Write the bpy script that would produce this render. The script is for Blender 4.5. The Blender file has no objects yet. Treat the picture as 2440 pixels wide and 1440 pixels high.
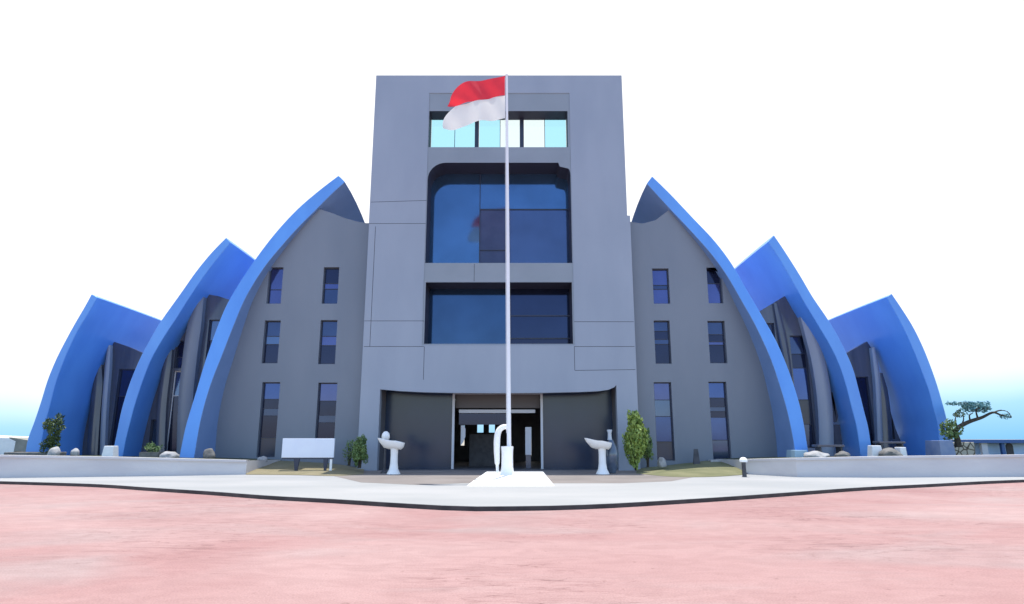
import bpy, bmesh, math, random
from mathutils import Vector, noise
from mathutils.geometry import tessellate_polygon
R = math.radians
random.seed(7)
S = bpy.context.scene
col = S.collection

# ------------------------------------------------------------------ camera
F = 1508.0; W0, H0 = 2440.0, 1440.0; CZ = 1.6
PITCH = math.atan(326.0 / F)
cam = bpy.data.cameras.new('camera'); cam.sensor_width = 36; cam.lens = 36 * F / W0
cam.clip_start = 0.1; cam.clip_end = 4000
camo = bpy.data.objects.new('camera', cam); col.objects.link(camo)
camo.location = (0, 0, CZ); camo.rotation_euler = (math.pi / 2 + PITCH, 0, 0)
S.camera = camo

# ------------------------------------------------------------------ sky and sun
SUN_EL = 79.0
w = bpy.data.worlds.new('World'); S.world = w; w.use_nodes = True
nt = w.node_tree; nt.nodes.clear()
def N(t, nt=nt, **k):
    n = nt.nodes.new(t)
    for a, b in k.items(): setattr(n, a, b)
    return n
L = nt.links.new
sky = N('ShaderNodeTexSky', sky_type='NISHITA', sun_disc=False)
sky.sun_elevation = R(SUN_EL); sky.sun_rotation = R(8); sky.air_density = 1.0; sky.dust_density = 0.6; sky.ozone_density = 2.0
bg1 = N('ShaderNodeBackground'); bg1.inputs[1].default_value = 0.15
L(sky.outputs[0], bg1.inputs[0])
tc = N('ShaderNodeTexCoord'); sx = N('ShaderNodeSeparateXYZ'); L(tc.outputs['Generated'], sx.inputs[0])
# thin bright cloud veil on the sun's side, clear pale blue below it near the horizon
nz = N('ShaderNodeTexNoise'); nz.inputs['Scale'].default_value = 3.0; nz.inputs['Detail'].default_value = 4
L(tc.outputs['Generated'], nz.inputs['Vector'])
zz = N('ShaderNodeMath', operation='MULTIPLY_ADD'); zz.inputs[1].default_value = 0.05
L(nz.outputs[0], zz.inputs[0]); L(sx.outputs['Z'], zz.inputs[2])
xz = N('ShaderNodeMath', operation='MULTIPLY_ADD'); xz.inputs[1].default_value = -0.025
L(sx.outputs['X'], xz.inputs[0]); L(zz.outputs[0], xz.inputs[2])
rp = N('ShaderNodeValToRGB'); e = rp.color_ramp.elements
e[0].position = 0.0; e[0].color = (0.20, 0.50, 0.85, 1)
e[1].position = 0.135; e[1].color = (1, 1, 1, 1)
q = rp.color_ramp.elements.new(0.052); q.color = (0.40, 0.69, 0.93, 1)
q = rp.color_ramp.elements.new(0.088); q.color = (0.78, 0.95, 1.0, 1)
L(xz.outputs[0], rp.inputs[0])
bg2 = N('ShaderNodeBackground'); bg2.inputs[1].default_value = 0.52
L(rp.outputs[0], bg2.inputs[0])
mr = N('ShaderNodeMapRange'); mr.interpolation_type = 'SMOOTHSTEP'
mr.inputs[1].default_value = -0.25; mr.inputs[2].default_value = 0.2
L(sx.outputs['Y'], mr.inputs[0])
mx = N('ShaderNodeMixShader'); L(mr.outputs[0], mx.inputs[0]); L(bg1.outputs[0], mx.inputs[1]); L(bg2.outputs[0], mx.inputs[2])
ow = N('ShaderNodeOutputWorld'); L(mx.outputs[0], ow.inputs[0])
sl = bpy.data.lights.new('sun', 'SUN'); sl.energy = 2.2; sl.angle = R(0.5); sl.color = (1, 0.96, 0.9)
so = bpy.data.objects.new('sun', sl); col.objects.link(so); so.location = (0, 60, 80)
so.rotation_euler = (R(-(90 - SUN_EL)), R(1.5), 0)
S.view_settings.view_transform = 'Standard'; S.view_settings.look = 'None'
S.view_settings.exposure = 1.25; S.view_settings.gamma = 1; S.view_settings.use_curve_mapping = False

# ------------------------------------------------------------------ pixel <-> world (metres; façade planes are Y = const)
cp, sp = math.cos(PITCH), math.sin(PITCH)
def ray(u, v):
    a = (u - W0 / 2) / F; b = (H0 / 2 - v) / F
    return Vector((a, cp - b * sp, sp + b * cp))
def P(u, v, Y):
    d = ray(u, v); t = Y / d.y
    return Vector((d.x * t, Y, CZ + d.z * t))
def G(u, v, z=0.0):
    d = ray(u, v); t = (z - CZ) / d.z
    return Vector((d.x * t, d.y * t, z))
def PX(u, v, Y): return P(u, v, Y).x
def PZ(v, Y): return P(1220, v, Y).z

# ------------------------------------------------------------------ materials
MATS = {}
def mat(name, c, rough=0.6, metal=0.0, c2=None, scale=3.0, bump=0.0, bscale=40.0, spec=0.5, stretch=(1, 1, 1), detail=4, lo=0.35, hi=0.65, coat=0.0, rvar=0.0):
    m = bpy.data.materials.new(name); m.use_nodes = True; t = m.node_tree
    b = t.nodes['Principled BSDF']
    b.inputs['Base Color'].default_value = (*c, 1); b.inputs['Roughness'].default_value = rough
    b.inputs['Metallic'].default_value = metal; b.inputs['Specular IOR Level'].default_value = spec
    b.inputs['Coat Weight'].default_value = coat
    tcn = t.nodes.new('ShaderNodeTexCoord'); mp = t.nodes.new('ShaderNodeMapping'); mp.inputs['Scale'].default_value = stretch
    t.links.new(tcn.outputs['Object'], mp.inputs[0])
    if c2:
        n = t.nodes.new('ShaderNodeTexNoise'); n.inputs['Scale'].default_value = scale; n.inputs['Detail'].default_value = detail
        t.links.new(mp.outputs[0], n.inputs['Vector'])
        r = t.nodes.new('ShaderNodeValToRGB'); r.color_ramp.elements[0].position = lo; r.color_ramp.elements[1].position = hi
        r.color_ramp.elements[0].color = (*c, 1); r.color_ramp.elements[1].color = (*c2, 1)
        t.links.new(n.outputs[0], r.inputs[0]); t.links.new(r.outputs[0], b.inputs['Base Color'])
        if rvar:
            ma = t.nodes.new('ShaderNodeMath'); ma.operation = 'MULTIPLY_ADD'; ma.inputs[1].default_value = rvar; ma.inputs[2].default_value = rough - rvar / 2
            t.links.new(n.outputs[0], ma.inputs[0]); t.links.new(ma.outputs[0], b.inputs['Roughness'])
    if bump:
        n2 = t.nodes.new('ShaderNodeTexNoise'); n2.inputs['Scale'].default_value = bscale; n2.inputs['Detail'].default_value = 5
        t.links.new(mp.outputs[0], n2.inputs['Vector'])
        bp = t.nodes.new('ShaderNodeBump'); bp.inputs['Strength'].default_value = bump; bp.inputs['Distance'].default_value = 0.02
        t.links.new(n2.outputs[0], bp.inputs['Height']); t.links.new(bp.outputs[0], b.inputs['Normal'])
    MATS[name] = m
    return m
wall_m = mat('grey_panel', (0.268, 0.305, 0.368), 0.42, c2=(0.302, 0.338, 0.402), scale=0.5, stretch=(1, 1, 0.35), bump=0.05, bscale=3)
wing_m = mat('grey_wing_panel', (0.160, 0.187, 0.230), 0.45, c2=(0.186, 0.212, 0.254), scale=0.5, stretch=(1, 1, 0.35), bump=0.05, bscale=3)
bay_m = mat('grey_bay_panel', (0.225, 0.258, 0.295), 0.45, c2=(0.25, 0.283, 0.324), scale=0.5, bump=0.05, bscale=3)
joint_m = mat('joint_dark', (0.05, 0.055, 0.07), 0.8)
blue_m = mat('blue_paint', (0.10, 0.29, 0.72), 0.36, c2=(0.125, 0.345, 0.78), scale=0.7, stretch=(1, 1, 0.4), bump=0.04, bscale=6)
soffit_m = mat('soffit_painted_shade', (0.16, 0.265, 0.50), 0.5, c2=(0.18, 0.29, 0.54), scale=0.7)  # blue darkened to hold the shade under the tallest shells
reveal_m = mat('reveal_painted_shade', (0.028, 0.030, 0.055), 0.6)  # shade of the recess painted into the window reveals
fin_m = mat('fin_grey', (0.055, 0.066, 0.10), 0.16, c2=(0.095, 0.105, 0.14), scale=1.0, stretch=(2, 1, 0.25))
frame_d = mat('frame_dark', (0.02, 0.028, 0.06), 0.4)
frame_w = mat('frame_pale', (0.55, 0.56, 0.6), 0.4)
def glass(name, c, metal=0.75, rough=0.08):
    return mat(name, c, rough, metal, c2=tuple(x * 0.8 for x in c), scale=0.6, lo=0.3, hi=0.7, bump=0.04, bscale=0.8)
g_blue = glass('glass_blue', (0.075, 0.16, 0.31))
g_reflect = mat('pane_reflection_slate', (0.038, 0.055, 0.13), 0.3, c2=(0.05, 0.07, 0.155), scale=1.2, spec=0.3)  # dark reflection painted as a slate tone on the middle panes
g_dusk = glass('glass_dusk', (0.024, 0.036, 0.085))
g_win = glass('glass_window', (0.045, 0.075, 0.22))
g_low = glass('glass_low', (0.035, 0.075, 0.16))
g_mid = glass('glass_mid', (0.075, 0.11, 0.21))
g_plum = glass('glass_plum', (0.042, 0.06, 0.13))
g_dark = glass('glass_dark', (0.016, 0.022, 0.06), 0.6)
g_black = glass('glass_black', (0.017, 0.034, 0.075), 0.0, 0.2)
g_sky = glass('glass_violet', (0.07, 0.085, 0.215))
dark_in = mat('interior_dark', (0.10, 0.098, 0.11), 0.6, c2=(0.13, 0.125, 0.135), scale=1)
brown_in = mat('lintel_brown', (0.11, 0.095, 0.095), 0.6)
white_m = mat('white_paint', (0.88, 0.87, 0.85), 0.45, c2=(0.83, 0.82, 0.80), scale=4)
white_s = mat('sign_white', (0.74, 0.78, 0.86), 0.4, c2=(0.70, 0.74, 0.84), scale=1.5)
steel_m = mat('pole_white', (0.78, 0.78, 0.80), 0.3)
conc_m = mat('terrace_concrete', (0.50, 0.475, 0.48), 0.75, c2=(0.57, 0.545, 0.54), scale=0.8, stretch=(0.5, 1, 2), bump=0.25, bscale=25)
apron_m = mat('apron_concrete', (0.31, 0.315, 0.31), 0.7, c2=(0.38, 0.375, 0.365), scale=0.35, stretch=(0.5, 1, 1), bump=0.2, bscale=30)
fore_m = mat('forecourt_paving', (0.19, 0.165, 0.15), 0.75, c2=(0.24, 0.21, 0.19), scale=0.5, bump=0.2, bscale=30)
kerb_m = mat('kerb_shade_black', (0.018, 0.017, 0.018), 0.7, c2=(0.05, 0.045, 0.045), scale=2)  # near-black puts the shade of the kerb face into its colour
leaf_m = mat('leaf_green', (0.08, 0.15, 0.045), 0.6, c2=(0.20, 0.29, 0.10), scale=4)
leafl_m = mat('leaf_lime', (0.12, 0.20, 0.035), 0.55, c2=(0.36, 0.45, 0.10), scale=5)
leafd_m = mat('leaf_deep', (0.02, 0.05, 0.02), 0.6, c2=(0.10, 0.15, 0.04), scale=5)
leaft_m = mat('leaf_teal', (0.12, 0.28, 0.29), 0.6, c2=(0.22, 0.42, 0.44), scale=4)
bark_m = mat('bark', (0.035, 0.028, 0.02), 0.9, c2=(0.07, 0.06, 0.04), scale=8, bump=0.5)
dark_top_m = mat('bounce_dark_top', (0.035, 0.045, 0.018), 0.95, c2=(0.07, 0.075, 0.04), scale=3, bump=0.6, bscale=30)  # unseen dark terrace top, added to cut bounce onto the shell undersides
soil_m = mat('dark_soil', (0.04, 0.035, 0.03), 0.9)
red_m = mat('flag_red', (0.85, 0.04, 0.065), 0.7, c2=(0.78, 0.035, 0.06), scale=3)
flagw_m = mat('flag_white', (0.90, 0.88, 0.85), 0.7)
for m_, tc_ in ((red_m, (0.85, 0.04, 0.06, 1)), (flagw_m, (0.92, 0.90, 0.88, 1))):       # thin cloth lets the sun through
    t = m_.node_tree; b = t.nodes['Principled BSDF']; tl = t.nodes.new('ShaderNodeBsdfTranslucent'); tl.inputs[0].default_value = tc_
    mm_ = t.nodes.new('ShaderNodeMixShader'); mm_.inputs[0].default_value = 0.35 if m_ is red_m else 0.5
    t.links.new(b.outputs[0], mm_.inputs[1]); t.links.new(tl.outputs[0], mm_.inputs[2]); t.links.new(mm_.outputs[0], t.nodes['Material Output'].inputs[0])
stone_w = mat('stone_pale', (0.42, 0.41, 0.40), 0.8, c2=(0.32, 0.31, 0.30), scale=6, bump=0.4, bscale=20)
stone_g = mat('stone_grey', (0.20, 0.19, 0.175), 0.85, c2=(0.12, 0.115, 0.105), scale=4, bump=0.5, bscale=15)
stone_d = mat('stone_dark', (0.04, 0.04, 0.05), 0.6, c2=(0.07, 0.07, 0.08), scale=4)
urn_m = mat('urn_glaze', (0.05, 0.075, 0.12), 0.15, c2=(0.10, 0.14, 0.2), scale=3, coat=0.5)
pav_m = mat('pavilion_blue', (0.46, 0.62, 0.85), 0.6, c2=(0.50, 0.66, 0.86), scale=2)
pavr_m = mat('pavilion_roof', (0.03, 0.10, 0.28), 0.5)
shed_m = mat('shed_roof', (0.22, 0.22, 0.19), 0.8, c2=(0.30, 0.29, 0.25), scale=2)

def lawn_material(name, a, b, d):
    m = mat(name, a, 0.9, c2=b, scale=1.2, bump=0.6, bscale=60, lo=0.3, hi=0.7)
    return m
lawn_m = lawn_material('lawn_dry', (0.19, 0.165, 0.085), (0.26, 0.22, 0.13), 0)
lawn2_m = lawn_material('lawn_olive', (0.135, 0.14, 0.06), (0.21, 0.20, 0.10), 0)

# rubble masonry
rub_m = mat('rubble', (0.4, 0.35, 0.27), 0.9)
t = rub_m.node_tree; b = t.nodes['Principled BSDF']
vo = t.nodes.new('ShaderNodeTexVoronoi'); vo.inputs['Scale'].default_value = 3.2; vo.feature = 'DISTANCE_TO_EDGE'
tc_ = t.nodes.new('ShaderNodeTexCoord'); t.links.new(tc_.outputs['Object'], vo.inputs['Vector'])
r_ = t.nodes.new('ShaderNodeValToRGB'); r_.color_ramp.elements[0].color = (0.07, 0.05, 0.03, 1); r_.color_ramp.elements[1].color = (0.5, 0.45, 0.35, 1)
r_.color_ramp.elements[0].position = 0.03; r_.color_ramp.elements[1].position = 0.15
t.links.new(vo.outputs[0], r_.inputs[0]); t.links.new(r_.outputs[0], b.inputs['Base Color'])

# red plaza: worn pink-red paving, streaks, patches and hairline cracks
pz = bpy.data.materials.new('plaza_red'); pz.use_nodes = True; t = pz.node_tree; b = t.nodes['Principled BSDF']
b.inputs['Roughness'].default_value = 0.85
def n_(ty, **k):
    n = t.nodes.new(ty)
    for a, v in k.items(): setattr(n, a, v)
    return n
lk = t.links.new
tcz = n_('ShaderNodeTexCoord')
def noi(scale, st, det=5, rot=0.0, dist=0.0):
    mp = n_('ShaderNodeMapping'); mp.inputs['Scale'].default_value = st; mp.inputs['Rotation'].default_value = (0, 0, rot)
    lk(tcz.outputs['Object'], mp.inputs[0])
    n = n_('ShaderNodeTexNoise'); n.inputs['Scale'].default_value = scale; n.inputs['Detail'].default_value = det; n.inputs['Distortion'].default_value = dist
    lk(mp.outputs[0], n.inputs['Vector']); return n
def ramp(src, p0, c0, p1, c1):
    r = n_('ShaderNodeValToRGB'); r.color_ramp.elements[0].position = p0; r.color_ramp.elements[1].position = p1
    r.color_ramp.elements[0].color = (*c0, 1); r.color_ramp.elements[1].color = (*c1, 1); lk(src, r.inputs[0]); return r
def mixc(fac, a, bb, mode='MIX'):
    m = n_('ShaderNodeMix', data_type='RGBA', blend_type=mode)
    if isinstance(fac, float): m.inputs[0].default_value = fac
    else: lk(fac, m.inputs[0])
    lk(a, m.inputs[6])
    lk(bb, m.inputs[7]); return m.outputs[2]
n1 = noi(0.18, (0.75, 1.2, 1), 7, 0.06, 0.8)
base = ramp(n1.outputs[0], 0.36, (0.335, 0.183, 0.172), 0.66, (0.392, 0.255, 0.238))
n2 = noi(0.32, (0.5, 1.1, 1), 7, -0.08, 1.2)
dusty = ramp(n2.outputs[0], 0.50, (0, 0, 0), 0.72, (0.5, 0.5, 0.5))
rgb = n_('ShaderNodeRGB'); rgb.outputs[0].default_value = (0.325, 0.275, 0.262, 1)
c = mixc(dusty.outputs[0], base.outputs[0], rgb.outputs[0])
n3 = noi(2.2, (0.7, 1.25, 1), 9, 0.04, 1.2)
st = ramp(n3.outputs[0], 0.40, (0.94, 0.92, 0.92), 0.62, (1.04, 1.04, 1.04))
c = mixc(1.0, c, st.outputs[0], 'MULTIPLY')
n4 = noi(45, (1, 1, 1), 6)
gr = ramp(n4.outputs[0], 0.32, (0.84, 0.82, 0.82), 0.68, (1.10, 1.10, 1.10))
c = mixc(1.0, c, gr.outputs[0], 'MULTIPLY')
n6 = noi(0.22, (1, 1, 1), 3)
cm = ramp(n6.outputs[0], 0.44, (0, 0, 0), 0.58, (1, 1, 1))
for sc_, rot_, dd, w_, dk in ((0.7, 0.05, 1.8, 0.016, 0.66), (1.5, -0.03, 2.2, 0.02, 0.76)):    # hairline cracks: iso-lines of a stretched noise
    n5 = noi(sc_, (0.4, 2.2, 1), 7, rot_, dd)
    ab = n_('ShaderNodeMath', operation='SUBTRACT'); ab.inputs[1].default_value = 0.5; lk(n5.outputs[0], ab.inputs[0])
    ab2 = n_('ShaderNodeMath', operation='ABSOLUTE'); lk(ab.outputs[0], ab2.inputs[0])
    ck = ramp(ab2.outputs[0], 0.0, (dk, dk * .9, dk * .9), w_, (1, 1, 1))
    cc = mixc(1.0, c, ck.outputs[0], 'MULTIPLY'); c = mixc(cm.outputs[0], c, cc)
n7 = noi(7, (1, 1, 1), 8)                     # small dark specks and dirt
sp_ = ramp(n7.outputs[0], 0.27, (0.72, 0.68, 0.66), 0.33, (1, 1, 1))
c = mixc(1.0, c, sp_.outputs[0], 'MULTIPLY')
lk(c, b.inputs['Base Color'])
bp = n_('ShaderNodeBump'); bp.inputs['Strength'].default_value = 0.35; bp.inputs['Distance'].default_value = 0.02
lk(n4.outputs[0], bp.inputs['Height']); lk(bp.outputs[0], b.inputs['Normal'])
plaza_m = pz

# see-through tinted glass for the roof-terrace screen
gl = bpy.data.materials.new('glass_clear_cyan'); gl.use_nodes = True; t = gl.node_tree; t.nodes.clear()
tr = t.nodes.new('ShaderNodeBsdfTransparent'); tr.inputs[0].default_value = (0.64, 0.88, 0.94, 1)
gg = t.nodes.new('ShaderNodeBsdfGlossy'); gg.inputs['Roughness'].default_value = 0.03
fr = t.nodes.new('ShaderNodeFresnel'); ms = t.nodes.new('ShaderNodeMixShader'); oo = t.nodes.new('ShaderNodeOutputMaterial')
t.links.new(fr.outputs[0], ms.inputs[0]); t.links.new(tr.outputs[0], ms.inputs[1]); t.links.new(gg.outputs[0], ms.inputs[2]); t.links.new(ms.outputs[0], oo.inputs[0])
gl2 = gl.copy(); gl2.name = 'glass_clear_pale'
[n for n in gl2.node_tree.nodes if n.type == 'BSDF_TRANSPARENT'][0].inputs[0].default_value = (0.88, 0.94, 0.94, 1)

# ------------------------------------------------------------------ mesh helpers
ROOT = {}
def root_loc(o):
    while o is not None and o.parent is not None: o = o.parent
    return ROOT.get(o.name, Vector((0, 0, 0))) if o is not None else Vector((0, 0, 0))
class MB:
    def __init__(s): s.v = []; s.f = []; s.m = []
    def add(s, vs, fs, mi=0):
        o = len(s.v); s.v += [Vector(x) for x in vs]; s.f += [tuple(i + o for i in f) for f in fs]; s.m += [mi] * len(fs); return s
    def box(s, x0, x1, y0, y1, z0, z1, mi=0):
        x0, x1 = min(x0, x1), max(x0, x1); z0, z1 = min(z0, z1), max(z0, z1)
        vs = [(x, y, z) for z in (z0, z1) for y in (y0, y1) for x in (x0, x1)]
        return s.add(vs, [(0, 2, 3, 1), (4, 5, 7, 6), (0, 1, 5, 4), (2, 6, 7, 3), (0, 4, 6, 2), (1, 3, 7, 5)], mi)
    def prism(s, outer, holes, y0, y1, mi=0, hmi=None):          # outlines in XZ, thickness along Y
        loops = [outer] + holes; flat = [p for l in loops for p in l]
        tris = tessellate_polygon([[Vector((p[0], p[1], 0)) for p in l] for l in loops])
        n = len(flat); vs = [(p[0], y0, p[1]) for p in flat] + [(p[0], y1, p[1]) for p in flat]
        fs = [tuple(x) for x in tris] + [tuple(i + n for i in reversed(x)) for x in tris]
        o = 0; nh = 0
        for l in loops:
            for i in range(len(l)):
                a, c = o + i, o + (i + 1) % len(l); fs.append((a, c, c + n, a + n))
            if o: nh += len(l)
            o += len(l)
        s.add(vs, fs, mi)
        if hmi is not None and nh: s.m[-nh:] = [hmi] * nh
        return s
    def slab(s, outline, z0, z1, mi=0):                # outline in XY (z1 may be a function)
        tris = tessellate_polygon([[Vector((p[0], p[1], 0)) for p in outline]]); n = len(outline)
        zt = z1 if callable(z1) else (lambda x, y: z1)
        vs = [(p[0], p[1], zt(p[0], p[1])) for p in outline] + [(p[0], p[1], z0) for p in outline]
        fs = [tuple(x) for x in tris] + [tuple(i + n for i in reversed(x)) for x in tris]
        for i in range(n):
            a, c = i, (i + 1) % n; fs.append((a, c, c + n, a + n))
        return s.add(vs, fs, mi)
    def tube(s, pts, rad, seg=10, mi=0):
        pts = [Vector(p) for p in pts]; rad = rad if isinstance(rad, (list, tuple)) else [rad] * len(pts); vs = []
        for i, p in enumerate(pts):
            d = (pts[min(i + 1, len(pts) - 1)] - pts[max(i - 1, 0)]).normalized()
            a = d.orthogonal().normalized() if abs(d.y) > 0.9 else d.cross(Vector((0, 1, 0))).normalized()
            b2 = d.cross(a)
            for k in range(seg):
                q = 2 * math.pi * k / seg; vs.append(p + (a * math.cos(q) + b2 * math.sin(q)) * rad[i])
        fs = [(i * seg + k, i * seg + (k + 1) % seg, (i + 1) * seg + (k + 1) % seg, (i + 1) * seg + k) for i in range(len(pts) - 1) for k in range(seg)]
        fs += [tuple(reversed(range(seg))), tuple((len(pts) - 1) * seg + k for k in range(seg))]
        return s.add(vs, fs, mi)
    def lathe(s, c, prof, seg=24, mi=0, sx=1.0, sy=1.0):
        vs = [(c[0] + r * sx * math.cos(2 * math.pi * k / seg), c[1] + r * sy * math.sin(2 * math.pi * k / seg), c[2] + z) for r, z in prof for k in range(seg)]
        n = len(prof); fs = [(i * seg + k, i * seg + (k + 1) % seg, (i + 1) * seg + (k + 1) % seg, (i + 1) * seg + k) for i in range(n - 1) for k in range(seg)]
        fs += [tuple(reversed(range(seg))), tuple((n - 1) * seg + k for k in range(seg))]
        return s.add(vs, fs, mi)
    def build(s, name, m, parent=None, smooth=None, normals=True, bevel=0):
        me = bpy.data.meshes.new(name); rl = root_loc(parent)
        me.from_pydata([v - rl for v in s.v], [], s.f)
        ms_ = m if isinstance(m, (list, tuple)) else [m]
        for x in ms_: me.materials.append(x)
        for p, i in zip(me.polygons, s.m): p.material_index = i
        if normals:
            bm = bmesh.new(); bm.from_mesh(me); bmesh.ops.recalc_face_normals(bm, faces=bm.faces); bm.to_mesh(me); bm.free()
        if smooth is not None:
            for p in me.polygons: p.use_smooth = True
            me.set_sharp_from_angle(angle=R(smooth))
        me.update()
        o = bpy.data.objects.new(name, me); col.objects.link(o)
        if parent is not None: o.parent = parent
        if bevel:
            bv = o.modifiers.new('bevel', 'BEVEL'); bv.width = bevel; bv.segments = 2; bv.limit_method = 'ANGLE'; bv.angle_limit = R(40)
        return o
def tag(o, label=None, cat=None, group=None, kind=None):
    if label: o['label'] = label
    if cat: o['category'] = cat
    if group: o['group'] = group
    if kind: o['kind'] = kind
    return o
def thing(name, loc, label, cat, group=None):
    o = bpy.data.objects.new(name, None); o.empty_display_size = 0.3; col.objects.link(o)
    o.location = loc; ROOT[o.name] = Vector(loc); return tag(o, label, cat, group)
def resample(pts, n):
    pts = [Vector(p) for p in pts]; q = [pts[0] * 2 - pts[1]] + pts + [pts[-1] * 2 - pts[-2]]; fine = []
    for i in range(1, len(q) - 2):
        p0, p1, p2, p3 = q[i - 1:i + 3]
        for k in range(12):
            t = k / 12
            fine.append(0.5 * (2 * p1 + (p2 - p0) * t + (2 * p0 - 5 * p1 + 4 * p2 - p3) * t * t + (3 * p1 - p0 - 3 * p2 + p3) * t ** 3))
    fine.append(pts[-1])
    d = [0]
    for a, c in zip(fine, fine[1:]): d.append(d[-1] + (c - a).length)
    out = []; j = 0
    for k in range(n):
        s = d[-1] * k / (n - 1)
        while j < len(d) - 2 and d[j + 1] < s: j += 1
        f = (s - d[j]) / max(1e-9, d[j + 1] - d[j]); out.append(fine[j].lerp(fine[j + 1], f))
    return out
def rect(u0, v0, u1, v1, Y):
    vm = (v0 + v1) / 2
    return PX(u0, vm, Y), PX(u1, vm, Y), PZ(v1, Y), PZ(v0, Y)      # x0,x1,z0,z1
def rloop(r): return [(r[0], r[2]), (r[1], r[2]), (r[1], r[3]), (r[0], r[3])]

# ------------------------------------------------------------------ ground, plaza, apron, terraces
GZ = 0.1
tag(MB().slab([(-1500, -300), (1500, -300), (1500, 3000), (-1500, 3000)], -0.5, -0.03).build('ground', mat('ground_dust', (0.36, 0.32, 0.27), 0.9, c2=(0.28, 0.26, 0.2), scale=0.05)), kind='structure')
me = MB().add([(-160, -60, 0), (160, -60, 0), (160, 60, 0), (-160, 60, 0)], [(0, 1, 2, 3)])
tag(me.build('plaza', plaza_m), kind='structure')
kpx = [(-700, 1138), (-300, 1146), (0, 1154), (220, 1161), (350, 1170), (500, 1180), (640, 1191), (800, 1200), (950, 1210), (1100, 1218), (1220, 1218), (1300, 1217), (1460, 1211), (1700, 1196), (1850, 1185), (2050, 1170), (2200, 1162), (2440, 1150), (2760, 1143), (3140, 1136)]
kedge = resample([G(u, v, 0) for u, v in kpx], 90)
inner = [p + Vector((0, 0.06, 0)) for p in kedge]
ap = MB().slab([(p.x, p.y) for p in inner] + [(60, 60), (-60, 60)], -0.02, GZ)
tag(ap.build('pavement', apron_m), kind='structure')
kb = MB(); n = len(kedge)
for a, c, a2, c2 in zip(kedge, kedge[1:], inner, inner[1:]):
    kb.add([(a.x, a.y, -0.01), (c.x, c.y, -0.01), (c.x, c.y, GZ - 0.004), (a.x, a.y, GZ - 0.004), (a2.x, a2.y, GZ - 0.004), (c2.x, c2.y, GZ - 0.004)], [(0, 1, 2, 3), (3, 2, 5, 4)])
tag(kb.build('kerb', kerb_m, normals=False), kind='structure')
fpx = [(800, 1136), (860, 1150), (1000, 1156), (1100, 1152), (1320, 1152), (1480, 1152), (1600, 1147), (1660, 1136)]
fo = [G(u, v, GZ) for u, v in fpx]
fm = MB(); ol = [(p.x, p.y) for p in fo] + [(9.5, 33.2), (-10.5, 33.2)]
tr_ = tessellate_polygon([[Vector((x, y, 0)) for x, y in ol]]); fm.add([(x, y, GZ + 0.004) for x, y in ol], [tuple(x) for x in tr_])
tag(fm.build('forecourt', fore_m), kind='structure')

def terrace(px, endpx, name, label):
    bot = [G(u, vb, GZ) for u, vb, vt in px]
    top = [P(u, vt, bb.y).z for (u, vb, vt), bb in zip(px, bot)]
    m = MB(); N_ = len(px); yb = 70
    vs = [(p.x, p.y, 0) for p in bot] + [(p.x, p.y + 0.03, z) for p, z in zip(bot, top)] + [(p.x * (1 if abs(p.x) < 16 else 1.8), yb, -.12) for p, z in zip(bot, top)]
    fs = [(i, i + 1, N_ + i + 1, N_ + i) for i in range(N_ - 1)] + [(N_ + i, N_ + i + 1, 2 * N_ + i + 1, 2 * N_ + i) for i in range(N_ - 1)]
    fs += [(0, N_, 2 * N_), (N_ - 1, 2 * N_ - 1, 3 * N_ - 1)]
    m.add(vs, fs); m.m[N_ - 1:2 * N_ - 2] = [1] * (N_ - 1)
    # coping
    for i in range(N_ - 1):
        a, c = bot[i], bot[i + 1]; za, zc = top[i], top[i + 1]
        d = 0.04
        m.add([(a.x, a.y - d, za - .07), (c.x, c.y - d, zc - .07), (c.x, c.y + .3, zc - .07), (a.x, a.y + .3, za - .07), (a.x, a.y - d, za + .02), (c.x, c.y - d, zc + .02), (c.x, c.y + .3, zc + .02), (a.x, a.y + .3, za + .02)],
              [(0, 1, 5, 4), (4, 5, 6, 7), (0, 3, 2, 1), (2, 3, 7, 6)])
    return tag(m.build(name, [conc_m, dark_top_m]), label, 'retaining wall')
terrace([(-900, 1140, 1080), (-300, 1140, 1083), (0, 1139, 1086), (250, 1136, 1090), (420, 1134, 1094), (585, 1131, 1098)], None, 'retaining_wall', 'low grey concrete retaining wall in front of the left blue shells')
terrace([(1776, 1130, 1096), (1900, 1137, 1093), (2100, 1138, 1089), (2440, 1136, 1085), (2740, 1138, 1083), (3340, 1138, 1080)], None, 'retaining_wall', 'low grey concrete retaining wall in front of the right blue shells')

# lawns rising towards the wings
def lawn(front, back, name, m):
    a = resample(front, 24); c = resample(back, 24); k = 10; mb = MB()
    vs = []
    for i in range(24):
        for j in range(k + 1):
            p = a[i].lerp(c[i], j / k); h = 0.02 * noise.noise(p * 1.3); vs.append((p.x, p.y, p.z + h * (0 < j)))
    fs = [(i * (k + 1) + j, (i + 1) * (k + 1) + j, (i + 1) * (k + 1) + j + 1, i * (k + 1) + j + 1) for i in range(23) for j in range(k)]
    mb.add(vs, fs); return tag(mb.build(name, m, smooth=60), kind='structure')
def g3(u, v, z): return G(u, v, z)
lawn([g3(586, 1131, .112), g3(700, 1132, .112), g3(800, 1134, .112), g3(866, 1130, .112)], [P(592, 1096, 32.25), P(680, 1098, 32.25), P(800, 1106, 32.25), P(868, 1117, 32.25)], 'lawn', lawn_m)
lawn([g3(1516, 1128, .112), g3(1600, 1136, .112), g3(1700, 1136, .112), g3(1776, 1131, .112)], [P(1518, 1117, 32.25), P(1600, 1108, 32.25), P(1690, 1098, 32.25), P(1800, 1095, 32.25)], 'lawn', lawn2_m)

# ------------------------------------------------------------------ the building
YT = 31.6; YW = 32.3
B = thing('office_building', (0, YT, 0), 'grey office tower flanked by wings under bright blue curved pointed shells', 'building')
def sub(o, label): o['label'] = label; return o

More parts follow.
